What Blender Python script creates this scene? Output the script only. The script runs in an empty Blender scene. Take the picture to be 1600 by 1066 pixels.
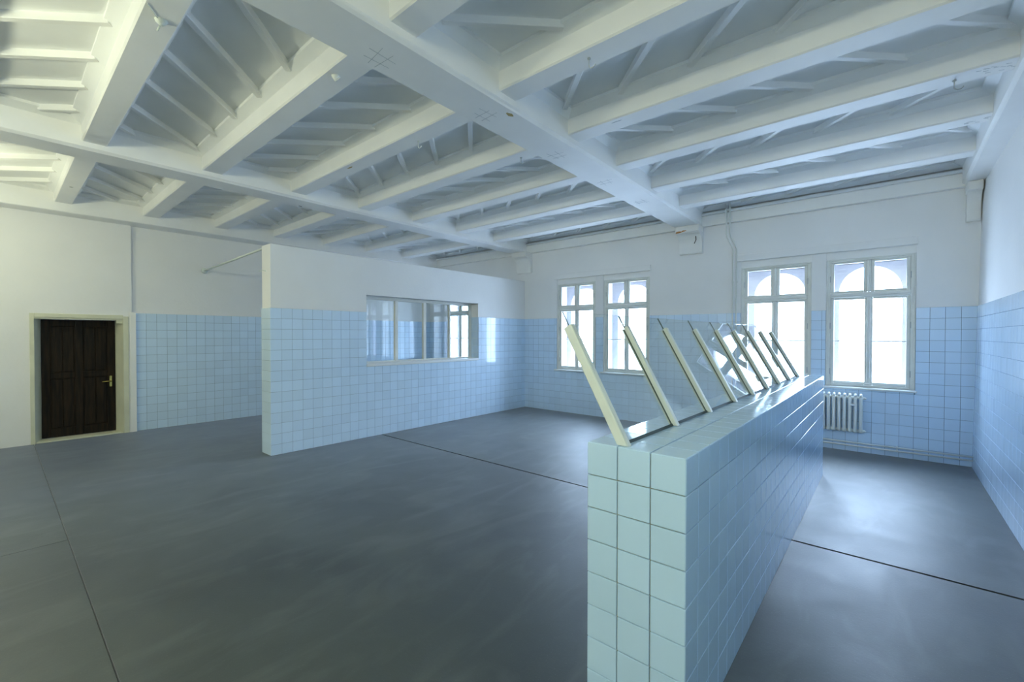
import bpy, bmesh, math, random
from mathutils import Vector, Matrix
random.seed(7)
C = bpy.context.scene
COL = C.collection
PI = math.pi

# ------------------------------------------------------------------ camera
F_PX, YAW, PITCH, ROLL, EYE = 690.35, .7073, .0127, .001, 1.70
cam_d = bpy.data.cameras.new('camera'); cam = bpy.data.objects.new('camera', cam_d); COL.objects.link(cam)
cam_d.sensor_width = 36; cam_d.lens = F_PX / 1600 * 36; cam_d.clip_start = .05
fw = Vector((-math.sin(YAW)*math.cos(PITCH), math.cos(YAW)*math.cos(PITCH), -math.sin(PITCH)))
rt = Vector((math.cos(YAW), math.sin(YAW), 0)); up = rt.cross(fw)
r2 = rt*math.cos(ROLL) + up*math.sin(ROLL); u2 = r2.cross(fw)
m = Matrix((r2, u2, -fw)).transposed().to_4x4(); m.translation = (0, 0, EYE)
cam.matrix_world = m
C.camera = cam

# ------------------------------------------------------------------ world, lights, exposure
W = bpy.data.worlds.new('overcast_sky'); C.world = W; W.use_nodes = True
wn = W.node_tree.nodes; bg = wn['Background']
_ab = wn.new('ShaderNodeMath'); _ab.operation = 'MAXIMUM'; _ab.inputs[1].default_value = 0
_cie = wn.new('ShaderNodeMath'); _cie.operation = 'MULTIPLY_ADD'; _cie.inputs[1].default_value = 2.2*16.2; _cie.inputs[2].default_value = 16.2   # overcast sky: brighter towards the zenith
_tc = wn.new('ShaderNodeTexCoord'); _sx = wn.new('ShaderNodeSeparateXYZ'); _mr = wn.new('ShaderNodeMapRange'); _mx = wn.new('ShaderNodeMix'); _mx.data_type = 'RGBA'
W.node_tree.links.new(_tc.outputs['Generated'], _sx.inputs[0]); W.node_tree.links.new(_sx.outputs['Z'], _mr.inputs[0])
_mr.inputs[1].default_value = -.12; _mr.inputs[2].default_value = .12
_mx.inputs['A'].default_value = (.58, .735, 1.0, 1); _mx.inputs['B'].default_value = (.57, .735, 1.0, 1)   # courtyard ground below, overcast sky above
W.node_tree.links.new(_sx.outputs['Z'], _ab.inputs[0]); W.node_tree.links.new(_ab.outputs[0], _cie.inputs[0]); W.node_tree.links.new(_cie.outputs[0], bg.inputs[1])
W.node_tree.links.new(_mr.outputs[0], _mx.inputs['Factor']); W.node_tree.links.new(_mx.outputs['Result'], bg.inputs[0])

def portal(x, z0, z1, w, y=8.80, back=False):
    d = bpy.data.lights.new('daylight_portal', 'AREA'); d.shape = 'RECTANGLE'; d.size = w; d.size_y = z1-z0
    d.cycles.is_portal = True
    o = bpy.data.objects.new('daylight_portal', d); COL.objects.link(o)
    o.location = (x, y, (z0+z1)/2); o.rotation_euler = ((PI/2 if back else -PI/2), 0, 0)
for x in (-8.9, -5.19, -4.02, -1.42, -.235): portal(x, .93, 2.76, .78)

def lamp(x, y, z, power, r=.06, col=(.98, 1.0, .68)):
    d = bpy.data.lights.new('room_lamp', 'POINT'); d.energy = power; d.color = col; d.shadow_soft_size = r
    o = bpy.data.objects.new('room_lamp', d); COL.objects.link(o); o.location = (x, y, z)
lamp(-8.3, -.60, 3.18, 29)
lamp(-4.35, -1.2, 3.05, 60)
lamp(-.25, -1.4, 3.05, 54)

C.view_settings.view_transform = 'Standard'; C.view_settings.look = 'None'
C.view_settings.exposure = 0.50; C.view_settings.gamma = 1.0; C.view_settings.use_curve_mapping = False
C.cycles.use_denoising = True
C.cycles.max_bounces = 14; C.cycles.diffuse_bounces = 8; C.cycles.glossy_bounces = 6
C.cycles.transparent_max_bounces = 24; C.cycles.transmission_bounces = 8
C.cycles.sample_clamp_indirect = 8
C.cycles.caustics_reflective = False; C.cycles.caustics_refractive = False

# ------------------------------------------------------------------ materials
def mat(name, base, rough=.5, metal=0, noise=0, nscale=6, bump=0, bscale=40, spec=.5, rnd=0, col2=None, detail=6):
    m = bpy.data.materials.new(name); m.use_nodes = True; nt = m.node_tree; N = nt.nodes; L = nt.links
    b = N['Principled BSDF']; b.inputs['Roughness'].default_value = rough; b.inputs['Metallic'].default_value = metal
    b.inputs['Specular IOR Level'].default_value = spec
    b.inputs['Base Color'].default_value = (*base, 1)
    tc = N.new('ShaderNodeNewGeometry')
    src = None
    if noise or col2:
        n = N.new('ShaderNodeTexNoise'); n.inputs['Scale'].default_value = nscale; n.inputs['Detail'].default_value = detail
        L.new(tc.outputs['Position'], n.inputs['Vector'])
        r = N.new('ShaderNodeMapRange'); r.inputs[1].default_value = .3; r.inputs[2].default_value = .7
        L.new(n.outputs['Fac'], r.inputs[0])
        mx = N.new('ShaderNodeMix'); mx.data_type = 'RGBA'
        c2 = col2 or tuple(c*(1-noise) for c in base)
        mx.inputs['A'].default_value = (*base, 1); mx.inputs['B'].default_value = (*c2, 1)
        L.new(r.outputs[0], mx.inputs['Factor']); src = mx.outputs['Result']
    if rnd:
        oi = N.new('ShaderNodeObjectInfo')
        ad = N.new('ShaderNodeMath'); ad.operation = 'ADD'
        L.new(oi.outputs['Random'], ad.inputs[0]); L.new(tc.outputs['Random Per Island'], ad.inputs[1])
        fr = N.new('ShaderNodeMath'); fr.operation = 'FRACT'; L.new(ad.outputs[0], fr.inputs[0])
        mr = N.new('ShaderNodeMapRange'); mr.inputs[3].default_value = 1-rnd; mr.inputs[4].default_value = 1+rnd
        L.new(fr.outputs[0], mr.inputs[0])
        hs = N.new('ShaderNodeHueSaturation'); L.new(mr.outputs[0], hs.inputs['Value'])
        if src: L.new(src, hs.inputs['Color'])
        else: hs.inputs['Color'].default_value = (*base, 1)
        src = hs.outputs['Color']
    if src: L.new(src, b.inputs['Base Color'])
    if bump:
        n2 = N.new('ShaderNodeTexNoise'); n2.inputs['Scale'].default_value = bscale; n2.inputs['Detail'].default_value = 4
        L.new(tc.outputs['Position'], n2.inputs['Vector'])
        bp = N.new('ShaderNodeBump'); bp.inputs['Strength'].default_value = bump; bp.inputs['Distance'].default_value = .01
        L.new(n2.outputs['Fac'], bp.inputs['Height']); L.new(bp.outputs[0], b.inputs['Normal'])
    return m

M = {}
M['plaster'] = mat('wall_plaster', (.86, .86, .86), .75, noise=.05, nscale=1.3, bump=.15, bscale=25)
M['paint'] = mat('ceiling_paint', (.89, .89, .88), .55, noise=.05, nscale=2.5, bump=.12, bscale=18)
M['panel'] = mat('ceiling_board_paint', (.90, .91, .91), .6, noise=.06, nscale=2, bump=.08, bscale=12)
M['frame'] = mat('window_frame_paint', (.78, .79, .75), .45, noise=.10, nscale=5, bump=.08, bscale=30)
M['sill'] = mat('sill_paint', (.78, .80, .80), .35)
M['tile'] = mat('blue_glazed_tile', (.63, .79, .97), .12, rnd=.035, bump=.035, bscale=9, spec=.6)
M['tile_counter'] = mat('pale_blue_glazed_tile', (.53, .73, .95), .10, rnd=.03, bump=.07, bscale=13, spec=.6)
M['grout'] = mat('grey_blue_grout', (.09, .17, .26), .8)
M['grout2'] = mat('olive_grout', (.30, .30, .22), .8)
M['post'] = mat('cream_post_paint', (.70, .75, .71), .4, noise=.05, nscale=10)
M['gasket'] = mat('dark_rubber', (.03, .06, .06), .6)
M['radiator'] = mat('white_radiator_enamel', (.80, .82, .80), .35)
M['pipe'] = mat('white_pipe_paint', (.74, .76, .73), .4)
M['dark'] = mat('dark_crack', (.05, .045, .04), .9)
M['scratch'] = mat('scratched_paint', (.45, .48, .50), .8)
M['chip'] = mat('bare_ochre_wood', (.50, .38, .15), .8, noise=.3, nscale=40)
M['orange'] = mat('bare_orange_brick', (.55, .25, .08), .9, noise=.3, nscale=30)
M['brass'] = mat('brass', (.75, .60, .18), .25, metal=1)
M['iron'] = mat('dark_iron', (.10, .10, .10), .5, metal=.6)
M['creamtrim'] = mat('cream_door_paint', (.72, .72, .56), .45, noise=.12, nscale=4, bump=.08, bscale=20)

def wood():
    m = bpy.data.materials.new('dark_stained_wood'); m.use_nodes = True; N = m.node_tree.nodes; L = m.node_tree.links
    b = N['Principled BSDF']; b.inputs['Roughness'].default_value = .55; b.inputs['Specular IOR Level'].default_value = .2
    g = N.new('ShaderNodeNewGeometry'); mp = N.new('ShaderNodeMapping'); mp.inputs['Scale'].default_value = (14, 14, 1.2)
    n = N.new('ShaderNodeTexNoise'); n.inputs['Scale'].default_value = 2.2; n.inputs['Detail'].default_value = 8
    cr = N.new('ShaderNodeValToRGB'); cr.color_ramp.elements[0].color = (.004, .0035, .003, 1); cr.color_ramp.elements[1].color = (.026, .016, .008, 1)
    cr.color_ramp.elements[0].position = .35; cr.color_ramp.elements[1].position = .7
    L.new(g.outputs['Position'], mp.inputs[0]); L.new(mp.outputs[0], n.inputs['Vector']); L.new(n.outputs['Fac'], cr.inputs[0]); L.new(cr.outputs[0], b.inputs['Base Color'])
    return m
M['wood'] = wood()

def floor_mat():
    m = bpy.data.materials.new('dark_screed'); m.use_nodes = True; N = m.node_tree.nodes; L = m.node_tree.links
    b = N['Principled BSDF']; b.inputs['Specular IOR Level'].default_value = 1.0; b.inputs['Sheen Weight'].default_value = .65; b.inputs['Sheen Roughness'].default_value = .28; b.inputs['Sheen Tint'].default_value = (.85, .88, 1, 1); b.inputs['Specular Tint'].default_value = (.90, .93, 1, 1)
    g = N.new('ShaderNodeNewGeometry')
    def noise(scale, detail, dist=0, sc=None):
        n = N.new('ShaderNodeTexNoise'); n.inputs['Scale'].default_value = scale; n.inputs['Detail'].default_value = detail; n.inputs['Distortion'].default_value = dist
        if sc:
            mp = N.new('ShaderNodeMapping'); mp.inputs['Scale'].default_value = sc; mp.inputs['Rotation'].default_value = (0, 0, .5)
            L.new(g.outputs['Position'], mp.inputs[0]); L.new(mp.outputs[0], n.inputs['Vector'])
        else: L.new(g.outputs['Position'], n.inputs['Vector'])
        return n.outputs['Fac']
    def mix(f, a, bb, fac=None):
        x = N.new('ShaderNodeMix'); x.data_type = 'RGBA'
        for s, v in (('A', a), ('B', bb)):
            if isinstance(v, tuple): x.inputs[s].default_value = (*v, 1)
            else: L.new(v, x.inputs[s])
        L.new(f, x.inputs['Factor']); return x.outputs['Result']
    def rng(v, a, b2, c, d):
        r = N.new('ShaderNodeMapRange'); r.inputs[1].default_value = a; r.inputs[2].default_value = b2; r.inputs[3].default_value = c; r.inputs[4].default_value = d
        L.new(v, r.inputs[0]); return r.outputs[0]
    c1 = mix(rng(noise(.8, 6, .6), .35, .68, 0, 1), (.018, .024, .017), (.044, .053, .042))
    c2 = mix(rng(noise(3.2, 8, 1.2, (1, .35, 1)), .50, .78, 0, .55), c1, (.10, .112, .10))
    c3 = mix(rng(noise(160, 3), .64, .74, 0, .6), c2, (.14, .145, .14))
    L.new(c3, b.inputs['Base Color'])
    rr = rng(noise(2.0, 7, .8), .3, .7, .46, .54); L.new(rr, b.inputs['Roughness'])
    bp = N.new('ShaderNodeBump'); bp.inputs['Strength'].default_value = .12; bp.inputs['Distance'].default_value = .004
    L.new(noise(60, 6), bp.inputs['Height']); L.new(bp.outputs[0], b.inputs['Normal'])
    return m
M['floor'] = floor_mat()
M['outer'] = mat('outer_render', (.26, .25, .28), .9)

def glass_mat(name, tint=(.96, .985, .98), ior=1.5):
    m = bpy.data.materials.new(name); m.use_nodes = True; N = m.node_tree.nodes; L = m.node_tree.links
    N.remove(N['Principled BSDF']); out = N['Material Output']
    t = N.new('ShaderNodeBsdfTransparent'); t.inputs[0].default_value = (*tint, 1)
    gl = N.new('ShaderNodeBsdfGlossy'); gl.inputs['Roughness'].default_value = .0
    geo = N.new('ShaderNodeNewGeometry'); mr = N.new('ShaderNodeMapRange')
    mr.inputs[3].default_value = ior; mr.inputs[4].default_value = 1/ior
    L.new(geo.outputs['Backfacing'], mr.inputs[0])
    fr = N.new('ShaderNodeFresnel'); L.new(mr.outputs[0], fr.inputs['IOR'])
    mx = N.new('ShaderNodeMixShader'); L.new(fr.outputs[0], mx.inputs[0]); L.new(t.outputs[0], mx.inputs[1]); L.new(gl.outputs[0], mx.inputs[2])
    L.new(mx.outputs[0], out.inputs['Surface'])
    return m
M['glass'] = glass_mat('clear_glass')
M['edge'] = mat('green_glass_edge', (.02, .07, .07), .2)

# ------------------------------------------------------------------ helpers
def mesh_obj(name, verts, faces, mats, parent=None, mi=None, smooth=False):
    me = bpy.data.meshes.new(name); me.from_pydata(verts, [], faces); me.update()
    if not isinstance(mats, (list, tuple)): mats = [mats]
    for k in mats: me.materials.append(M[k])
    if mi: me.polygons.foreach_set('material_index', mi)
    if smooth: me.polygons.foreach_set('use_smooth', [True]*len(me.polygons))
    o = bpy.data.objects.new(name, me); COL.objects.link(o)
    if parent: o.parent = parent
    return o

class MB:
    """collects geometry for one mesh"""
    def __init__(s): s.v = []; s.f = []; s.mi = []; s.cm = 0
    def add(s, vs, fs):
        b = len(s.v); s.v += [tuple(p) for p in vs]; s.f += [tuple(b+i for i in f) for f in fs]; s.mi += [s.cm]*len(fs)
    def box(s, x0, x1, y0, y1, z0, z1):
        v = [(x, y, z) for z in (z0, z1) for y in (y0, y1) for x in (x0, x1)]
        s.add(v, [(0, 2, 3, 1), (4, 5, 7, 6), (0, 1, 5, 4), (2, 6, 7, 3), (0, 4, 6, 2), (1, 3, 7, 5)])
    def cbox(s, x0, x1, y0, y1, z0, z1, c=.004):
        """box with chamfered edges"""
        bm = bmesh.new(); bmesh.ops.create_cube(bm, size=1)
        bmesh.ops.scale(bm, vec=(x1-x0, y1-y0, z1-z0), verts=bm.verts)
        bmesh.ops.translate(bm, vec=((x0+x1)/2, (y0+y1)/2, (z0+z1)/2), verts=bm.verts)
        bmesh.ops.bevel(bm, geom=bm.edges[:], offset=c, segments=1, affect='EDGES')
        bm.verts.index_update()
        s.add([v.co[:] for v in bm.verts], [[v.index for v in f.verts] for f in bm.faces]); bm.free()
    def tube(s, pts, r, n=10, cap=True):
        pts = [Vector(p) for p in pts]; rings = []
        for i, p in enumerate(pts):
            d = (pts[min(i+1, len(pts)-1)] - pts[max(i-1, 0)]).normalized()
            a = d.cross(Vector((0, 0, 1))); a = a if a.length > .01 else d.cross(Vector((1, 0, 0))); a.normalize(); b = d.cross(a)
            rr = r[i] if isinstance(r, (list, tuple)) else r
            rings.append([p + a*rr*math.cos(2*PI*k/n) + b*rr*math.sin(2*PI*k/n) for k in range(n)])
        fs = []
        for i in range(len(pts)-1):
            for k in range(n): fs.append((i*n+k, i*n+(k+1) % n, (i+1)*n+(k+1) % n, (i+1)*n+k))
        if cap: fs.append(tuple(range(n))[::-1]); fs.append(tuple(range((len(pts)-1)*n, len(pts)*n)))
        s.add([v for r_ in rings for v in r_], fs)
    def prism(s, poly, axis, a, b):
        """poly in the other two axes, extruded from a to b"""
        def P(u, v, w): return {'x': (w, u, v), 'y': (u, w, v), 'z': (u, v, w)}[axis]
        n = len(poly); vs = [P(u, v, a) for u, v in poly] + [P(u, v, b) for u, v in poly]
        s.add(vs, [tuple(range(n))[::-1], tuple(range(n, 2*n))] + [(i, (i+1) % n, n+(i+1) % n, n+i) for i in range(n)])
    def build(s, name, mats, parent=None, smooth=False, kind=None):
        o = mesh_obj(name, s.v, s.f, mats, parent, s.mi if s.cm or any(s.mi) else None, smooth)
        bm = bmesh.new(); bm.from_mesh(o.data); bmesh.ops.recalc_face_normals(bm, faces=bm.faces); bm.to_mesh(o.data); bm.free()
        if kind: o['kind'] = kind
        return o
def box(name, mt, parent, *a, c=0, kind=None):
    b = MB(); (b.cbox(*a, c) if c else b.box(*a)); return b.build(name, mt, parent, kind=kind)
def empty(name, loc=(0, 0, 0)):
    o = bpy.data.objects.new(name, None); COL.objects.link(o); o.location = loc; o.empty_display_size = .1; return o
def struct(o): o['kind'] = 'structure'; return o
def thing(o, label, cat, group=None):
    o['label'] = label; o['category'] = cat
    if group: o['group'] = group
    return o
def copy(o, parent=None, loc=None, name=None):
    c = o.copy(); COL.objects.link(c)
    if parent is not None: c.parent = parent
    if loc is not None: c.location = loc
    return c
def subtract(rects, h):
    out = []
    for (a, b, c, d) in rects:
        e, f, g, k = h
        if e >= b-1e-6 or f <= a+1e-6 or g >= d-1e-6 or k <= c+1e-6: out.append((a, b, c, d)); continue
        if e > a: out.append((a, e, c, d))
        if f < b: out.append((f, b, c, d))
        x0, x1 = max(a, e), min(b, f)
        if g > c: out.append((x0, x1, c, g))
        if k < d: out.append((x0, x1, k, d))
    return out

# ------------------------------------------------------------------ tiles
TILE_CACHE = {}
def tile_geo(w, h, t, c=.0013):
    a, b = w/2, h/2
    v = [(-a, -b, 0), (a, -b, 0), (a, b, 0), (-a, b, 0), (-a, -b, t-c), (a, -b, t-c), (a, b, t-c), (-a, b, t-c),
         (-a+c, -b+c, t), (a-c, -b+c, t), (a-c, b-c, t), (-a+c, b-c, t)]
    f = [(8, 9, 10, 11)]
    for i in range(4):
        j = (i+1) % 4; f += [(i, j, 4+j, 4+i), (4+i, 4+j, 8+j, 8+i)]
    return v, f
def tile_mesh(w, h, t, mt):
    k = (round(w, 3), round(h, 3), t, mt)
    if k not in TILE_CACHE:
        v, f = tile_geo(w, h, t); me = bpy.data.meshes.new('tile'); me.from_pydata(v, [], f); me.update(); me.materials.append(M[mt]); TILE_CACHE[k] = me
    return TILE_CACHE[k]
def tile_face(U, V, Nn, us, vs, holes, origin, seg):
    """list of (centre, w, h, basis) for grid lines us, vs on the plane origin + u U + v V"""
    U, V, Nn = Vector(U), Vector(V), Vector(Nn); out = []
    for i in range(len(us)-1):
        for j in range(len(vs)-1):
            rs = [(us[i], us[i+1], vs[j], vs[j+1])]
            for h in holes: rs = subtract(rs, h)
            for a, b, c, d in rs:
                if b-a < .012 or d-c < .012: continue
                out.append((Vector(origin)+U*(a+b)/2+V*(c+d)/2, b-a, d-c, (U, V, Nn)))
    return out
def lay_tiles(parent, tiles, gap=.003, t=.006, mt='tile', limit=290, key=None, wob=.0022, inv=None):
    """the nearest as single parts, the rest joined as stuff"""
    key = key or (lambda q: (q[0]-Vector((0, 0, EYE))).length)
    tiles = sorted(tiles, key=key)
    rest = MB()
    for n, (p, w, h, (U, V, Nn)) in enumerate(tiles):
        rx, ry = random.gauss(0, wob), random.gauss(0, wob)
        rot = Matrix((U, V, Nn)).transposed() @ Matrix.Rotation(rx, 3, 'X') @ Matrix.Rotation(ry, 3, 'Y')
        w2, h2 = round(w-gap, 3), round(h-gap, 3)
        if n < limit:
            o = bpy.data.objects.new('tile', tile_mesh(w2, h2, t, mt)); COL.objects.link(o); o.parent = parent
            mm = rot.to_4x4(); mm.translation = p; o.matrix_local = mm
        else:
            v, f = tile_geo(w2, h2, t); rest.add([rot @ Vector(q) + p for q in v], f)
    if rest.v:
        o = rest.build('far_tiles', mt, parent); o['kind'] = 'stuff'
def grout(parent, U, V, Nn, origin, rect, holes, t=.004, mt='grout'):
    U, V, Nn, O = Vector(U), Vector(V), Vector(Nn), Vector(origin); rs = [rect]
    for h in holes: rs = subtract(rs, h)
    b = MB()
    for a, e, c, d in rs:
        q = [O+U*x+V*y for x, y in ((a, c), (e, c), (e, d), (a, d))]
        b.add([p+Nn*.0 for p in q]+[p+Nn*t for p in q], [(0, 3, 2, 1), (4, 5, 6, 7)]+[(i, (i+1) % 4, 4+(i+1) % 4, 4+i) for i in range(4)])
    return b.build('grout_bed', mt, parent)
def frange(a, b, s):
    out = [a]; x = a
    while x + s < b - .01: x += s; out.append(x)
    out.append(b); return out

TT = 2.084                      # top of the tiling
ROWS = [TT*i/14 for i in range(15)]
YF = 8.2; XR = .83; XP = -6.604; XPL = -6.905; XD = -10.08; XW = -10.14; YB = -2.2; ZC = 3.95

# ------------------------------------------------------------------ floor
fl = struct(box('floor', 'dark', None, -10.6, 1.3, -2.6, 8.75, -.10, -.03))
J = .013
for a in ((-10.6, 1.3, 4.29+J, 8.75), (-10.6, 1.3, .384, 4.29-J), (-10.6, -5.168, -2.6, .376), (-5.162, 1.3, -2.6, .376)):
    s = box('floor_slab', 'floor', fl, a[0], a[1], a[2], a[3], -.03, 0)

# ------------------------------------------------------------------ far wall with the windows
WINS = [(-9.39, -8.42), (-5.68, -4.70), (-4.52, -3.52), (-1.92, -.925), (-.74, .27)]
WZ0, WZ1, NZ = .945, 2.84, 2.95
holes = [(a, b, WZ0, NZ) for a, b in WINS]
far = MB()
rs = [(-10.6, 1.2, -.1, 4.1)]
for h in holes: rs = subtract(rs, h)
for a, b, c, d in rs: far.box(a, b, YF, YF+.40, c, d)
wo = MB(); rs = [(-10.6, 1.2, -.1, 4.1)]
for a, b in WINS: rs = subtract(rs, ((a+b)/2-.372, (a+b)/2+.372, WZ0, 2.80))
for a, b, c, d in rs: wo.box(a, b, YF+.40, YF+.56, c, d)
for a, b in WINS:               # the spandrels of the outer arch
    cx, r, zs = (a+b)/2, .372, 2.38
    for sgn in (-1, 1):
        n = 14
        for i in range(n):
            t0, t1 = PI/2*i/n, PI/2*(i+1)/n
            p0 = (cx+sgn*r*math.cos(t0), zs+r*math.sin(t0)); p1 = (cx+sgn*r*math.cos(t1), zs+r*math.sin(t1))
            wo.prism([p0, p1, (p1[0], 2.81), (p0[0], 2.81)], 'y', YF+.40, YF+.56)
wall_far = struct(far.build('wall_far', 'plaster')); wo.build('outer_arches', 'outer', wall_far)
thw = [(a-.0, b+.0, WZ0-.02, NZ) for a, b in WINS]
for x0, x1, nm in ((XP, .86, 1), (-10.2, XPL, 0)):
    us = [x1]
    while us[-1]-.15 > x0+.01: us.append(us[-1]-.15)
    us.append(x0); us = us[::-1]
    if nm == 1: TW = tile_face((1, 0, 0), (0, 0, 1), (0, -1, 0), us, ROWS, thw, (0, YF-.004, 0), 0)
    else: TW2 = tile_face((1, 0, 0), (0, 0, 1), (0, -1, 0), us, ROWS, thw, (0, YF-.004, 0), 0)
    grout(wall_far, (1, 0, 0), (0, 0, 1), (0, -1, 0), (0, YF, 0), (x0, x1, 0, TT), thw)
lay_tiles(wall_far, TW + TW2)

# ------------------------------------------------------------------ windows
def rail(b, x0, x1, y0, y1, z0, z1, c=.006): b.cbox(x0, x1, y0, y1, z0, z1, c)
def pane(parent, x0, x1, z0, z1, y, t=.005, name='pane'):
    b = MB(); b.box(x0, x1, y, y+t, z0, z1)
    o = b.build(name, ['glass', 'edge'], parent)
    for p in o.data.polygons: p.material_index = 0 if abs(p.normal.y) > .9 else 1
    return o
def window(n, x0, x1):
    w = struct(empty('window_%d' % n, ((x0+x1)/2, YF, WZ0)))
    ox, oz = (x0+x1)/2, WZ0
    def part(name, b, mt='frame', par=None): 
        o = b.build(name, mt, par or w)
        if par is None: o.matrix_parent_inverse = Matrix.Translation((-ox, -YF, -oz))
        else: o.matrix_parent_inverse = Matrix.Identity(4)
        return o
    ya, yb = YF+.028, YF+.12
    z0, z1 = WZ0, WZ1; cx = (x0+x1)/2; tr0, tr1 = 2.262, 2.338
    b = MB()                                     # outer frame with a raised bead
    for a in ((x0, x0+.055, ya, yb, z0, z1), (x1-.055, x1, ya, yb, z0, z1), (x0+.055, x1-.055, ya, yb, z1-.04, z1), (x0+.055, x1-.055, ya, yb, z0, z0+.035)): rail(b, *a)
    for a in ((x0+.002, x0+.020, ya-.014, ya, z0, z1), (x1-.020, x1-.002, ya-.014, ya, z0, z1), (x0+.02, x1-.02, ya-.014, ya, z1-.018, z1)): rail(b, *a, c=.004)
    part('window_frame', b)
    b = MB(); rail(b, x0+.055, x1-.055, ya-.012, yb, tr0, tr1, .012); rail(b, x0+.055, x1-.055, ya-.022, ya-.01, tr0+.03, tr1-.02, .004); part('transom', b)
    b = MB(); rail(b, cx-.020, cx+.020, ya-.016, yb, tr1, z1-.04, .010); part('mullion', b)
    yc, yd = ya+.012, yb-.03
    for s in (-1, 1):
        for (a, c, lo) in ((tr1, z1-.04, 0), (z0+.035, tr0, 1)):
            e0, e1 = (x0+.055, cx-(.020 if not lo else .004)) if s < 0 else (cx+(.020 if not lo else .004), x1-.055)
            b = MB(); st = .042; bt = .045 if lo else .030; tp = .028
            rail(b, e0, e0+st, yc, yd, a, c); rail(b, e1-st, e1, yc, yd, a, c)
            rail(b, e0+st, e1-st, yc, yd, a, a+bt); rail(b, e0+st, e1-st, yc, yd, c-tp, c)
            sash = part('sash', b)
            if lo:
                gb = MB(); rail(gb, e0+st, e1-st, yc+.012, yc+.034, 1.612, 1.630, .003); part('glazing_bar', gb, par=sash)
                pane(sash, e0+st-.004, e1-st+.004, a+bt-.004, 1.613, yc+.022); pane(sash, e0+st-.004, e1-st+.004, 1.629, c-tp+.004, yc+.022)
            else: pane(sash, e0+st-.004, e1-st+.004, a+bt-.004, c-tp+.004, yc+.022)
    b = MB(); rail(b, cx-.022, cx+.022, ya-.006, yc+.002, z0+.035, tr0, .008); part('meeting_stile', b)
    b = MB(); b.tube([(cx, ya-.004, z0+.06), (cx, ya-.030, z0+.06)], .012, 8); b.cbox(cx-.035, cx+.035, ya-.036, ya-.022, z0+.052, z0+.068, .004); part('handle', b, 'frame')
    for hx in (x0+.052, x1-.052):
        for hz in (z0+.22, 1.85, 2.55):
            b = MB(); b.tube([(hx, ya-.004, hz-.045), (hx, ya-.004, hz+.045)], .0055, 8); part('hinge', b, 'scratch')
    b = MB(); b.box(x0, x1, YF+.02, YF+.14, z1, NZ); part('head_board', b, 'paint')
    # sill
    b = MB(); b.cbox(x0-.055, x1+.02, YF-.045, ya+.01, z0-.032, z0, .008); part('sill', b, 'sill')
    return w
for n, (a, b) in enumerate(WINS): window(n+1, a, b)

# shallow boxed lintels over the window pairs
for n, (a, b, lab) in enumerate(((-5.735, -3.50, 0), (-1.995, .285, 1))):
    q = MB(); q.cbox(a, b, YF-.030, YF, 2.952, 3.06, .004); o = struct(q.build('trim_%d' % (n+1), 'plaster'))

# ------------------------------------------------------------------ right wall (leans out a little)
wall_right = struct(box('wall_right', 'plaster', None, 0, .4, YB-.3, 8.30, -.1, 4.15))
wall_right.location = (XR, 0, 0); wall_right.rotation_euler = (0, .0150, 0)
us = [YF-.15*i for i in range(0, 69)][::-1]
tr_ = tile_face((0, 1, 0), (0, 0, 1), (-1, 0, 0), us, ROWS, [], (-.004, 0, 0), 0)
lay_tiles(wall_right, tr_, key=lambda q: abs(q[0].y-6.2))
grout(wall_right, (0, 1, 0), (0, 0, 1), (-1, 0, 0), (0, 0, 0), (YB, YF, 0, TT), [])

# ------------------------------------------------------------------ door wall and tiled bay beyond it
DY0, DY1, DZ = .393, 1.438, 1.975
wl = MB()
rs = subtract([(YB-.3, 1.555, -.1, 3.75)], (DY0, DY1, -.2, DZ))
for a, b, c, d in rs: wl.box(XD-.25, XD, a, b, c, d)
wl.box(XD-.45, XD-.30, DY0-.2, DY1+.2, -.1, 2.2)
wl.box(XW-.30, XW, 1.555, 8.6, -.1, 3.75)
wall_left = struct(wl.build('wall_left', 'plaster'))
us = frange(1.61, YF, .15)
lay_tiles(wall_left, tile_face((0, 1, 0), (0, 0, 1), (1, 0, 0), us, ROWS, [], (XW+.004, 0, 0), 0))
grout(wall_left, (0, 1, 0), (0, 0, 1), (1, 0, 0), (XW, 0, 0), (1.60, YF, 0, TT), [])
b = MB(); b.cbox(XW, XD+.012, 1.530, 1.612, 0, 2.092, .003); struct(b.build('trim_3', 'paint'))
wall_back = struct(box('wall_back', 'plaster', None, -10.6, 1.3, YB-.3, YB, -.1, 4.1))

# ------------------------------------------------------------------ door
d = struct(empty('door_1', (XD, .9, 0)))
def dp(name, b, mt, par=None):
    o = b.build(name, mt, par or d)
    if par is None: o.matrix_parent_inverse = Matrix.Translation((-XD, -.9, 0))
    return o
b = MB()
b.cbox(XD, XD+.018, DY0-.050, DY0, 0, DZ+.065, .004); b.cbox(XD, XD+.018, DY1, DY1+.072, 0, DZ+.045, .004); b.cbox(XD, XD+.018, DY0, DY1, DZ, DZ+.065, .004)
dp('casing', b, 'creamtrim')
LX = XD-.24
b = MB()                                           # splayed lining of the opening
b.prism([(XD, DY1), (XD, DY1+.01), (LX-.05, DY1+.01), (LX-.05, 1.37), (LX, 1.37)], 'z', 0, DZ)
b.prism([(XD, DY0), (LX, .47), (LX-.05, .47), (LX-.05, DY0-.01), (XD, DY0-.01)], 'z', 0, DZ)
b.box(LX-.05, XD, DY0, DY1, DZ-.022, DZ)
dp('lining', b, 'creamtrim')
b = MB(); b.cbox(XD-.05, XD-.02, DY1-.085, DY1-.002, DZ-.075, DZ-.022, .003); dp('lining_block', b, 'creamtrim')
b = MB(); b.cbox(LX-.02, XD+.0, DY0+.01, DY1-.01, 0, .022, .004); dp('threshold', b, 'creamtrim')
b = MB(); X0 = LX-.012
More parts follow.
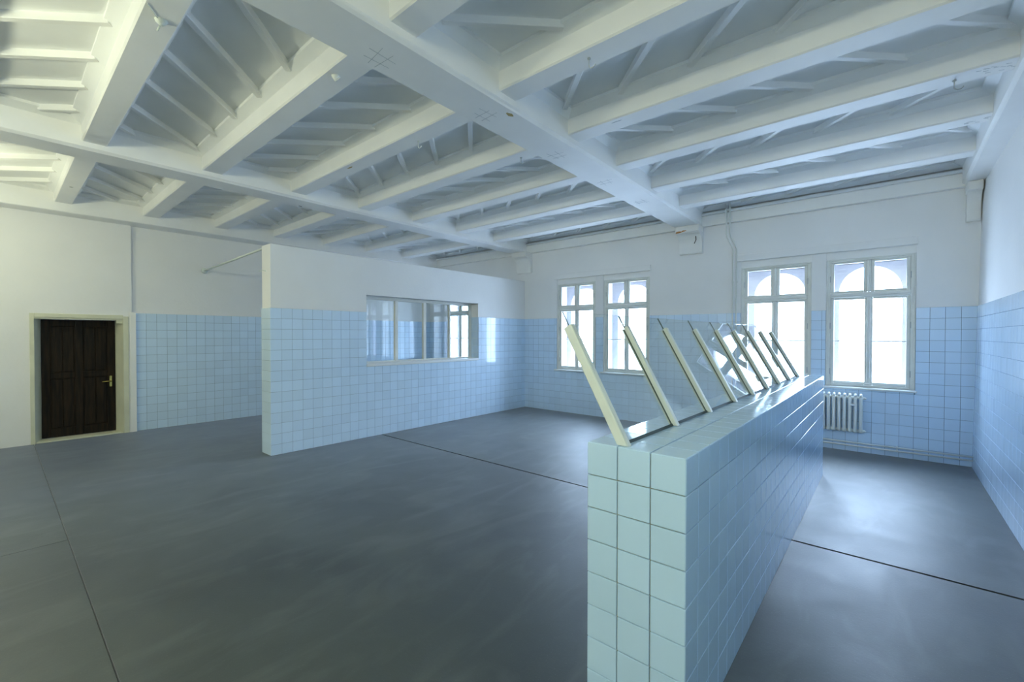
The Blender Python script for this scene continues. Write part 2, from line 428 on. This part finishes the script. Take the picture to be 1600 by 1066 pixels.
b.box(X0-.03, X0-.018, .475, 1.365, .03, 1.950)
for a in ((.475, .575), (.863, .960), (1.265, 1.365)): b.cbox(X0-.030, X0, a[0], a[1], .03, 1.950, .005)
for a in ((.03, .170), (.985, 1.085), (1.84, 1.950)):
    for q in ((.575, .863), (.960, 1.265)): b.cbox(X0-.030, X0, q[0], q[1], a[0], a[1], .005)
leaf = dp('door_leaf', b, 'wood')
leaf['label'] = 'dark brown four-panel door leaf'
for q in ((.575, .863), (.960, 1.265)):
    for a in ((.170, .985), (1.085, 1.84)):
        n = 2
        for i in range(n):
            w0 = q[0]+.012+(q[1]-q[0]-.024)*i/n; w1 = q[0]+.012+(q[1]-q[0]-.024)*(i+1)/n
            pb = MB(); pb.cbox(X0-.022, X0-.008, w0+.002, w1-.002, a[0]+.012, a[1]-.012, .005); o = pb.build('door_board', 'wood', leaf)
hb = MB(); hb.cbox(X0, X0+.006, 1.288, 1.322, .80, .99, .003); hb.tube([(X0, 1.305, .90), (X0+.05, 1.305, .90)], .009, 10)
hb.tube([(X0+.05, 1.312, .90), (X0+.052, 1.25, .898), (X0+.05, 1.19, .893)], [.010, .010, .008], 10); hb.tube([(X0, 1.305, .965), (X0+.012, 1.305, .965)], .011, 10)
o = hb.build('door_handle', 'brass', leaf); o['label'] = 'brass lever handle on its plate'

# ------------------------------------------------------------------ partition with the inner window
PZ = 2.985; PY = 2.515
pw = MB(); IW = (4.005, 6.626, 1.205, 2.372)
for a, b_, c, e in subtract([(PY, YF, 0, PZ)], IW): pw.box(XPL, XP, a, b_, c, e)
part_w = struct(pw.build('wall_partition', 'plaster'))
us = frange(PY-.010, YF, .15)
tl = tile_face((0, 1, 0), (0, 0, 1), (1, 0, 0), us, ROWS, [IW], (XP+.004, 0, 0), 0)
te = tile_face((-1, 0, 0), (0, 0, 1), (0, -1, 0), [-XP-.010, -XPL+.010], ROWS, [], (0, PY-.004, 0), 0)
tb = tile_face((0, 1, 0), (0, 0, 1), (-1, 0, 0), us, ROWS, [IW], (XPL-.004, 0, 0), 0)
# tiled reveal of the inner window
zr = [IW[2]+.0]+[z for z in ROWS if z > IW[2]+.02]
trv = tile_face((-1, 0, 0), (0, 0, 1), (0, -1, 0), [-XP, -XP+.15, -XP+.196], zr, [], (0, IW[1]-.002, 0), 0)
lay_tiles(part_w, tl+te, limit=285); lay_tiles(part_w, trv, limit=14); lay_tiles(part_w, tb, limit=0)
grout(part_w, (0, 1, 0), (0, 0, 1), (1, 0, 0), (XP, 0, 0), (PY-.004, YF, 0, TT), [IW])
grout(part_w, (-1, 0, 0), (0, 0, 1), (0, -1, 0), (0, PY, 0), (-XP-.004, -XPL+.004, 0, TT), [])
grout(part_w, (0, 1, 0), (0, 0, 1), (-1, 0, 0), (XPL, 0, 0), (PY-.004, YF, 0, TT), [IW])

iw = struct(empty('window_6', (XP-.2, 5.3, IW[2])))
def ip(name, b, mt='frame'):
    o = b.build(name, mt, iw); o.matrix_parent_inverse = Matrix.Translation((-(XP-.2), -5.3, -IW[2])); return o
xa, xb = XP-.235, XP-.195
b = MB(); b.cbox(xa, xb, IW[0], IW[0]+.06, IW[2]+.02, IW[3], .006); b.cbox(xa, xb, IW[1]-.085, IW[1], IW[2]+.02, IW[3], .006)
b.cbox(xa, xb, IW[0]+.06, IW[1]-.085, IW[3]-.055, IW[3], .006); b.cbox(xa, xb, IW[0]+.06, IW[1]-.085, IW[2]+.02, IW[2]+.045, .006); ip('window_frame', b)
mull = [4.725, 5.365, 6.0]
for y in mull: b = MB(); b.cbox(xa-.004, xb+.012, y-.034 if y < 5.9 else y-.016, y+.034 if y < 5.9 else y+.016, IW[2]+.03, IW[3]-.05, .008); ip('mullion', b)
b = MB(); b.cbox(XPL+.01, XP+.022, IW[0]-.004, IW[1]+.002, IW[2]-.03, IW[2]+.022, .008); ip('sill', b, 'sill')
ys = [IW[0]+.06]+mull+[IW[1]-.085]
for i in range(4):
    b = MB(); b.box(xa+.014, xa+.019, ys[i], ys[i+1], IW[2]+.04, IW[3]-.05); o = ip('pane', b, ['glass', 'edge'])
    for p in o.data.polygons: p.material_index = 0 if abs(p.normal.x) > .9 else 1

# ------------------------------------------------------------------ ceiling
ceil = struct(box('ceiling', 'panel', None, -10.6, 1.4, -2.6, 8.75, 4.02, 4.12))
ZB, ZJ = 3.64, 3.72
def bl(s, y): return s[0] + s[1]*(y-1.5)
A = ((-2.905, -.012), (-2.455, -.012)); B_ = ((-6.81, -.012), (-6.41, -.012)); Cc = ((.695, 0), (1.1, 0))
def main_beam(s):
    l, r = s; c = .028; n = len; b = MB(); ya, yb = -2.3, YF+.02; rings = []
    prof = lambda y: [(bl(l, y), 4.03), (bl(l, y), ZB+c), (bl(l, y)+c*.5, ZB+c*.55), (bl(l, y)+c, ZB), (bl(r, y)-c, ZB), (bl(r, y)-c*.5, ZB+c*.55), (bl(r, y), ZB+c), (bl(r, y), 4.03)]
    K = 12
    for i in range(K+1):
        y = ya+(yb-ya)*i/K; rings += [(x+random.uniform(-.004, .004), y, z) for x, z in prof(y)]
    fs = [(i*8+k, i*8+(k+1) % 8, i*8+8+(k+1) % 8, i*8+8+k) for i in range(K) for k in range(8)]
    fs += [tuple(range(8)), tuple(range(K*8, K*8+8))]
    b.add(rings, fs); return b.build('main_beam', 'paint', ceil)
for s in (A, B_, Cc): main_beam(s)
JF = [-1.48, -.44, .60, 1.66, 2.72, 3.77, 4.82, 5.87, 6.95]; JW = .225
SECT = [('west', lambda y: -9.74, lambda y: bl(B_[0], y), -8.11, -7.93, ZJ+.02), ('mid', lambda y: bl(B_[1], y), lambda y: bl(A[0], y), -3.84, -3.58, ZJ), ('east', lambda y: bl(A[1], y), lambda y: bl(Cc[0], y), -1.90, -.54, ZJ)]
def clip45(x, y, dx, dy, X0, X1, Y0, Y1):
    t0, t1 = -9, 9
    for p, dd, lo, hi in ((x, dx, X0, X1), (y, dy, Y0, Y1)):
        a, b = (lo-p)/dd, (hi-p)/dd
        if a > b: a, b = b, a
        t0, t1 = max(t0, a), min(t1, b)
    return t0, t1
for nm, xl, xr, ph135, ph45, zj in SECT:
    for k, yf in enumerate(JF):
        w = JW if k != 2 else .205
        b = MB(); a, c = xl(yf)-.03, xr(yf)+.03; ch = .012
        b.prism([(yf, 4.03), (yf, zj+ch), (yf+ch, zj), (yf+w-ch, zj), (yf+w, zj+ch), (yf+w, 4.03)], 'x', a, c)
        b.build('joist', 'paint', ceil)
    bays = [(JF[i-1]+(JW if i-1 != 2 else .205), JF[i]) for i in range(1, len(JF))]+[(JF[-1]+JW, 8.13)]
    for i, (y0, y1) in enumerate(bays):
        X0, X1 = max(xl(y0), xl(y1)), min(xr(y0), xr(y1))
        b = MB(); b.box(X0-.03, X1+.03, y0-.01, y1+.01, ZC, 4.015); b.build('ceiling_board', 'panel', ceil)
        # sloping rim board round the bay
        o, q = .006, .085
        zo, zi = ZC-.075, ZC-.028
        R0 = [(X0-.01, y0-o), (X1+.01, y0-o), (X1+.01, y1+o), (X0-.01, y1+o)]; R1 = [(X0+q, y0+q), (X1-q, y0+q), (X1-q, y1-q), (X0+q, y1-q)]
        vs = [(x, y, zo) for x, y in R0]+[(x, y, zi) for x, y in R1]+[(x, y, ZC+.002) for x, y in R1]+[(x, y, ZC+.002) for x, y in R0]
        fs = []
        for lv in range(3):
            for j in range(4): fs.append((lv*4+j, lv*4+(j+1) % 4, lv*4+4+(j+1) % 4, lv*4+4+j))
        b.add(vs, fs); b = MB(); b.add(vs, fs); b.build('rim_board', 'panel', ceil)
        # diagonal battens, the direction changes from bay to bay
        d135 = (i % 2 == 0) == (abs(JF[i+1]-1.66) < .01 if False else True)
        d135 = (i in (0, 2, 4, 6, 8))
        sp = .625; dx = -1 if d135 else 1; ph = ph135 if d135 else ph45
        xe0 = ph - sp*math.ceil((ph-(X0-1.3))/sp); xe = xe0
        I = .05; hw = .024
        while xe < X1+1.3:
            yr = y1 if True else 0
            t0, t1 = clip45(xe, yr-.04, dx, 1, X0+I, X1-I, y0+I, y1-I)
            if t1-t0 > .09:
                L_ = (t1-t0)*math.sqrt(2)
                p0 = Vector((xe+dx*t0, yr-.04+t0, 0)); p1 = Vector((xe+dx*t1, yr-.04+t1, 0))
                bb = MB(); bb.cbox(-L_/2, L_/2, -hw, hw, ZC-.055, ZC+.004, .003)
                ang = math.atan2(p1.y-p0.y, p1.x-p0.x); ca, sa = math.cos(ang), math.sin(ang); cm = (p0+p1)/2
                bb.v = [(cm.x+x*ca-y*sa, cm.y+x*sa+y*ca, z) for x, y, z in bb.v]
                bb.build('batten', 'paint', ceil)
            xe += sp
# wall plates
b = MB(); b.cbox(-10.5, .98, 8.125, YF+.05, 3.62, 3.80, .008); b.cbox(-10.5, .98, 8.09, 8.16, 3.80, 3.845, .010); b.build('wall_plate', 'paint', ceil)
b = MB(); b.cbox(XW-.1, -9.73, YB, YF, 3.605, 4.03, .01); b.build('wall_plate', 'paint', ceil)

# small damage on the beams: carpenters' marks, chips
def mark(x, y, z, lines, w=.0035, name='scratch_mark', mt='scratch'):
    b = MB()
    for (a, c, e, f) in lines:
        p, q = Vector((a, c, 0)), Vector((e, f, 0)); n = (q-p).normalized(); s = Vector((-n.y, n.x, 0))*w/2
        pts = [p+s, q+s*.5, q-s*.5, p-s]
        b.add([(x+v.x, y+v.y, z-.0012) for v in pts]+[(x+v.x, y+v.y, z+.004) for v in pts], [(0, 1, 2, 3), (4, 5, 6, 7), (0, 1, 5, 4), (1, 2, 6, 5), (2, 3, 7, 6), (3, 0, 4, 7)])
    return b.build(name, mt, ceil)
for x, y in ((-2.734, 1.765), (-2.727, 2.821), (-2.747, 3.948), (-2.754, 5.04), (-2.76, 6.1)):
    s = .10; g = lambda: random.uniform(-.015, .015)
    mark(x, y, ZB, [(-s+g(), -.03+g(), s+g(), -.035+g()), (-s+g(), .04+g(), s+g(), .045+g()), (-.04+g(), -s+g(), -.045+g(), s+g()), (.05+g(), -s+g(), .04+g(), s+g())])
for x, y in ((.603, 4.93), (.617, 6.0)):
    mark(x, y, ZJ, [(random.uniform(-.12, .12),)*1+(random.uniform(-.05, .05),)+(0, 0) if False else (a, c, a+.03, c+.012) for a, c in [(random.uniform(-.12, .1), random.uniform(-.05, .05)) for _ in range(12)]], .004)
def chip(x, y, z, w, h, mt='chip'):
    b = MB(); n = 9
    pts = [(x+w*math.cos(2*PI*i/n)*random.uniform(.7, 1.1), y+h*math.sin(2*PI*i/n)*random.uniform(.7, 1.1)) for i in range(n)]
    b.prism(pts, 'z', z-.0015, z+.003); b.build('paint_chip', mt, ceil)
chip(-4.961, 2.797, ZJ, .055, .012); chip(-2.555, 2.955, ZB, .022, .045)
chip(-6.75, 3.0, ZB, .012, .03, 'dark'); chip(-1.98, 3.83, ZJ, .06, .006, 'scratch')
chip(-8.6, .70, ZJ+.02, .012, .02, 'dark')

# ------------------------------------------------------------------ corbels under the main beams
def corbel(name, x0, x1, label, damaged=False):
    e = empty(name, ((x0+x1)/2, YF, 3.17)); thing(e, label, 'corbel', None)
    inv = Matrix.Translation((-(x0+x1)/2, -YF, -3.17))
    n = 8; prof = [(YF-.001, 3.17), (YF-.055, 3.17), (YF-.065, 3.19)]
    for i in range(n+1):
        t = i/n; prof.append((YF-.075-.15*(1-math.cos(t*PI/2)), 3.28+.235*math.sin(t*PI/2)))
    prof += [(YF-.225, 3.52), (YF-.001, 3.52)]
    b = MB(); b.prism(prof, 'x', x0, x1); o = b.build('corbel_block', 'paint', e); o.matrix_parent_inverse = inv
    b = MB(); b.cbox(x0-.01, x1+.005, YF-.262, YF-.001, 3.52, 3.64, .012); o = b.build('corbel_cap', 'paint', e); o.matrix_parent_inverse = inv
    if damaged:
        def front(pts, mt, nm):
            q = MB(); m_ = len(pts)
            q.add([(x, y-.003, z) for x, y, z in pts]+[(x, y+.004, z) for x, y, z in pts], [tuple(range(m_)), tuple(range(m_, 2*m_))[::-1]]+[(i, (i+1) % m_, m_+(i+1) % m_, m_+i) for i in range(m_)])
            o = q.build(nm, mt, e); o.matrix_parent_inverse = inv; return o
        yc = YF-.262
        o = front([(x0+.0, yc, 3.525), (x0+.02, yc, 3.552), (x0+.07, yc, 3.555), (x0+.11, yc, 3.548), (x0+.13, yc, 3.562), (x0+.19, yc, 3.555), (x0+.19, yc, 3.548), (x0+.14, yc, 3.540), (x0+.09, yc, 3.528), (x0+.04, yc, 3.524)], 'orange', 'broken_edge'); o['label'] = 'broken edge showing orange brick'
        yy = lambda z: YF-.075-.15*(1-math.cos(math.asin(min(1, max(0, (z-3.28)/.235)))))
        for z0_, z1_, xa_, xb_ in ((3.46, 3.40, .31, .305), (3.40, 3.34, .305, .27)):
            front([(x0+xa_-.006, yy(z0_)-.006, z0_), (x0+xa_+.006, yy(z0_)-.006, z0_), (x0+xb_+.007, yy(z1_)-.006, z1_), (x0+xb_-.005, yy(z1_)-.006, z1_)], 'dark', 'crack')
    return e
corbel('corbel', -6.80, -6.385, 'cream plaster corbel above the end of the tiled partition')
corbel('corbel', -2.935, -2.535, 'cream corbel with an orange chip and a black crack, between the window pairs', True)
corbel('corbel', .735, .862, 'narrow plaster corbel squeezed into the corner by the right-hand tiled wall')

# ------------------------------------------------------------------ tiled counter
CX0, CX1, CY0, CY1, CZ = -1.052, -.604, 1.765, 6.52, 1.2133
ct = empty('tiled_counter', (0, 0, 0)); thing(ct, 'long waist-high counter clad in pale blue tiles, carrying the slanted glass screen', 'counter')
t_ = .010
box('counter_core', 'grout2', ct, CX0+t_, CX1-t_, CY0+t_, CY1-t_, 0, CZ-t_)
zc = [CZ-.15*i for i in range(0, 9)][::-1]; zc = [0.0]+[z for z in zc if z > .02]
xf = [CX0, CX0+.15, CX0+.30, CX1]; yl = frange(CY0, CY1, .15)
kw = dict(gap=.0052, t=.0085, mt='tile_counter')
fr = tile_face((1, 0, 0), (0, 0, 1), (0, -1, 0), xf, zc, [], (0, CY0+t_-.001, 0), 0)
rgt = tile_face((0, 1, 0), (0, 0, 1), (1, 0, 0), yl, zc, [], (CX1-t_+.001, 0, 0), 0)
lft = tile_face((0, -1, 0), (0, 0, 1), (-1, 0, 0), [-y for y in yl[::-1]], zc, [], (CX0+t_-.001, 0, 0), 0)
top = tile_face((1, 0, 0), (0, 1, 0), (0, 0, 1), xf, yl, [], (0, 0, CZ-t_+.001), 0)
bck = tile_face((-1, 0, 0), (0, 0, 1), (0, 1, 0), [-x for x in xf[::-1]], zc, [], (0, CY1-t_+.001, 0), 0)
lay_tiles(ct, fr+rgt+top, limit=298, wob=.0016, **kw)
lay_tiles(ct, lft+bck, limit=0, wob=.0016, **kw)

# ------------------------------------------------------------------ glass screen on the counter
gs = empty('glass_screen', (-.9, CY0, CZ)); thing(gs, 'slanted glass screen held by nine cream posts on top of the tiled counter', 'screen')
ginv = Matrix.Translation((.9, -CY0, -CZ))
PYS = [1.803, 2.385, 2.950, 3.528, 4.058, 4.590, 5.117, 5.658, 6.208]
LEAN = math.radians(61.3); du = Vector((-math.cos(LEAN), 0, math.sin(LEAN))); dn = Vector((math.sin(LEAN), 0, math.cos(LEAN)))
def gx(y): return -.897+.0125*(y-1.8)
def slab(s0, s1, n0, n1, y0, y1, base, c=.003):
    """box along the lean: s along the post, n normal to the glass; foot cut level"""
    vs = []
    for y in (y0, y1):
        for n in (n0, n1):
            for s in (s0, s1):
                p = Vector((gx(y) if base is None else base, y, CZ)) + dn*n
                ss = s if s else -(p.z-CZ)/du.z
                vs.append(p+du*ss)
    return vs, [(0, 1, 3, 2), (4, 6, 7, 5), (0, 4, 5, 1), (2, 3, 7, 6), (0, 2, 6, 4), (1, 5, 7, 3)]
PH = .602
def gpart(name, lst, mt, par=gs):
    b = MB()
    for a in lst: b.add(*a)
    o = b.build(name, mt, par)
    if par is gs: o.matrix_parent_inverse = ginv
    return o
for i, y in enumerate(PYS):
    g = gx(y); p = gpart('post', [slab(0, PH, .004 if i else -.016, .030, y-.017, y+.019 if i else y-.004, g)], 'post')
    md = p.modifiers.new('bevel', 'BEVEL'); md.width = .005; md.segments = 2
    o = gpart('clamp_strip', [slab(0, PH-.004, -.012, -.004, y-.010, y+.012, g)] if i else [slab(0, PH, .004, .030, y-.004, y+.019, g)], 'post', p)
    o = gpart('gasket', [slab(0, PH-.010, -.004, .004, y-.012, y+.014, g)], 'gasket', p)
for i in range(8):
    y0, y1 = PYS[i]+(.016 if i else -.004), PYS[i+1]-.010+.022
    y1 = PYS[i+1]+.006; y0 = PYS[i]+.012 if i else PYS[i]+.016
    vs, fs = slab(.002, .688, -.003, .003, y0, y1, None)
    b = MB(); b.add(vs, fs); o = b.build('pane', ['glass', 'edge'], gs); o.matrix_parent_inverse = ginv
    for p in o.data.polygons: p.material_index = 1 if abs(p.normal.y) > .9 else 0
    gpart('base_gasket', [slab(0, .010, .003, .009, y0, y1, None)], 'gasket')

# ------------------------------------------------------------------ radiator and pipes
rd = empty('radiator', (-.7, 8.08, .27)); thing(rd, 'white cast-iron column radiator on the tiled wall under the window nearest the corner', 'radiator')
rinv = Matrix.Translation((.7, -8.08, -.27))
def section(x):
    b = MB()
    for dy in (-.048, .0, .048):
        b.tube([(x, 8.085+dy, .305), (x, 8.085+dy, .33), (x, 8.085+dy, .79), (x, 8.085+dy, .815)], [.012, .0195, .0195, .012], 10)
    for z in (.325, .80):
        b.tube([(x-.031, 8.085, z), (x-.020, 8.085, z), (x+.020, 8.085, z), (x+.031, 8.085, z)], [.020, .027, .027, .020], 12)
        b.tube([(x, 8.085-.058, z), (x, 8.085-.05, z), (x, 8.085+.05, z), (x, 8.085+.058, z)], [.012, .024, .024, .012], 12)
    b.tube([(x, 8.037, .815), (x, 8.04, .838), (x, 8.085, .848), (x, 8.13, .838), (x, 8.133, .815)], .017, 10)
    return b.build('radiator_section', 'radiator', rd, smooth=True)
o0 = section(-.305); o0.matrix_parent_inverse = rinv
for i in range(1, 14):
    c = o0.copy(); COL.objects.link(c); c.parent = rd; c.matrix_parent_inverse = rinv; c.location = (-.063*i, 0, 0)
b = MB()
for z in (.325, .80): b.tube([(-.275, 8.085, z), (-.262, 8.085, z)], .022, 8); b.tube([(-.262, 8.085, z), (-.245, 8.085, z)], .014, 6)
o = b.build('end_plug', 'radiator', rd, smooth=True); o.matrix_parent_inverse = rinv
b = MB(); b.tube([(-.395, 8.02, .705), (-.395, 8.19, .705)], .008, 8); b.cbox(-.425, -.345, 8.012, 8.024, .69, .72, .003); o = b.build('bracket', 'radiator', rd); o.matrix_parent_inverse = rinv

def pipe(label, pts, r, brackets):
    pts = [Vector(p) for p in pts]
    b = MB(); b.tube(pts, r, 12); o = b.build('heating_pipe', 'pipe', smooth=True); thing(o, label, 'pipe', 'heating pipes on the window wall')
    for q in brackets:
        k = MB(); k.box(*q); k.build('pipe_clip', 'pipe', o)
    return o
pipe('upper of two thin white heating pipes running low along the wall beneath the radiator', [(-3.1, 8.10, .152), (-1.2, 8.10, .150), (-.4, 8.10, .145), (.83, 8.10, .148)], .0115, [(x, x+.02, 8.088, 8.199, .14, .158) for x in (.08, -1.6)])
pipe('lower of two thin white heating pipes running low along the wall beneath the radiator', [(-3.1, 8.10, .106), (-1.2, 8.10, .104), (-.4, 8.10, .100), (.83, 8.10, .102)], .0115, [(x, x+.02, 8.088, 8.199, .09, .112) for x in (.08, -1.6)])
pipe('vertical white heating pipe farther from the window casing, bending below the ceiling', [(-2.116, 8.05, 3.94), (-2.116, 8.05, 3.42), (-2.105, 8.055, 3.36), (-2.050, 8.12, 3.22), (-2.035, 8.15, 3.16), (-2.035, 8.15, 1.0), (-2.035, 8.15, .004)], .0125, [(-2.045, -2.025, 8.15, 8.199, z, z+.02) for z in (1.2, 2.6)])
pipe('vertical white heating pipe hugging the window casing, bending below the ceiling', [(-2.062, 8.05, 3.94), (-2.062, 8.05, 3.42), (-2.050, 8.055, 3.36), (-1.995, 8.12, 3.22), (-1.980, 8.15, 3.16), (-1.980, 8.15, 1.0), (-1.980, 8.15, .004)], .0125, [(-1.99, -1.97, 8.15, 8.199, z, z+.02) for z in (1.2, 2.6)])

# ------------------------------------------------------------------ rod between the door wall and the partition, hooks
ro = empty('wall_rod', (XW, 2.60, 2.955)); thing(ro, 'thin white rod bridging the tiled bay from the side wall to the partition', 'rod')
rinv2 = Matrix.Translation((-XW, -2.60, -2.955))
def rp(name, b, mt='post', s=True):
    o = b.build(name, mt, ro, smooth=s); o.matrix_parent_inverse = rinv2; return o
b = MB(); b.tube([(XW, 2.655, 2.952), (XPL+.0, 2.535, 2.955)], .017, 10); rp('rod', b)
b = MB(); b.tube([(XW, 2.655, 2.952), (XW+.012, 2.655, 2.952), (XW+.03, 2.654, 2.952)], [.055, .048, .020], 16); rp('wall_rosette', b)
def hook(x, y, z, label, d=(0, 0, -1), r=.028, s=.0045, mt='pipe'):
    d = Vector(d); side = Vector((1, 0, 0)) if abs(d.z) > .5 else Vector((0, 0, 1))
    p = Vector((x, y, z)); L_ = .05
    pts = [p, p+d*L_*.5, p+d*L_]
    dn_ = Vector((0, 0, -1)); out = side if abs(d.z) > .5 else d
    c = p+d*L_+out*r
    pts += [c + (-out*math.cos(a)+dn_*math.sin(a))*r for a in [PI*k/8 for k in range(1, 8)]]
    b = MB(); b.tube(pts, s, 7); b.tube([p, p+d*.006], .013, 8)
    o = b.build('ceiling_hook' if abs(d.z) > .5 else 'wall_hook', mt, smooth=True); thing(o, label, 'hook', 'small hooks left in the beams'); return o
hook(-3.751, 2.882, ZJ, 'small white hook under the joist nearer the crossing of the long central beam')
hook(-3.20, 3.90, ZJ, 'small white hook under a joist where it meets the scratched central beam', mt='scratch')
hook(-1.683, 2.83, ZJ, 'small grey hook under the joist to the window side of the central beam', mt='scratch')
hook(.37, 4.95, ZJ, 'thin grey hook near the right-hand wall beam', mt='scratch')
h = hook(-6.78, PY, 2.62, 'small cream hook on the narrow end face of the white and blue partition', d=(0, -1, 0), r=.02, s=.006, mt='post'); del h['group']
b = MB(); b.tube([(-3.30, 1.74, ZJ), (-3.30, 1.74, ZJ-.012), (-3.29, 1.74, ZJ-.045)], [.03, .024, .010], 10); b.tube([(-3.29, 1.74, ZJ-.04), (-3.21, 1.73, ZJ-.050)], .004, 6)
thing(b.build('cable_outlet', 'pipe', smooth=True), 'white stub of a removed ceiling lamp on a beam close to the long central beam', 'cable outlet')
b = MB(); b.tube([(-3.573, .711, ZJ), (-3.573, .711, ZJ-.008), (-3.565, .711, ZJ-.030)], [.036, .032, .014], 10); b.tube([(-3.573, .70, ZJ-.004), (-3.45, .62, ZJ-.004)], .003, 6); b.tube([(-3.59, .71, ZJ-.02), (-3.62, .70, ZJ-.05)], .006, 6)
thing(b.build('cable_outlet', 'post', smooth=True), 'yellowed stub of a removed ceiling lamp on the brightly lit beam', 'cable outlet')
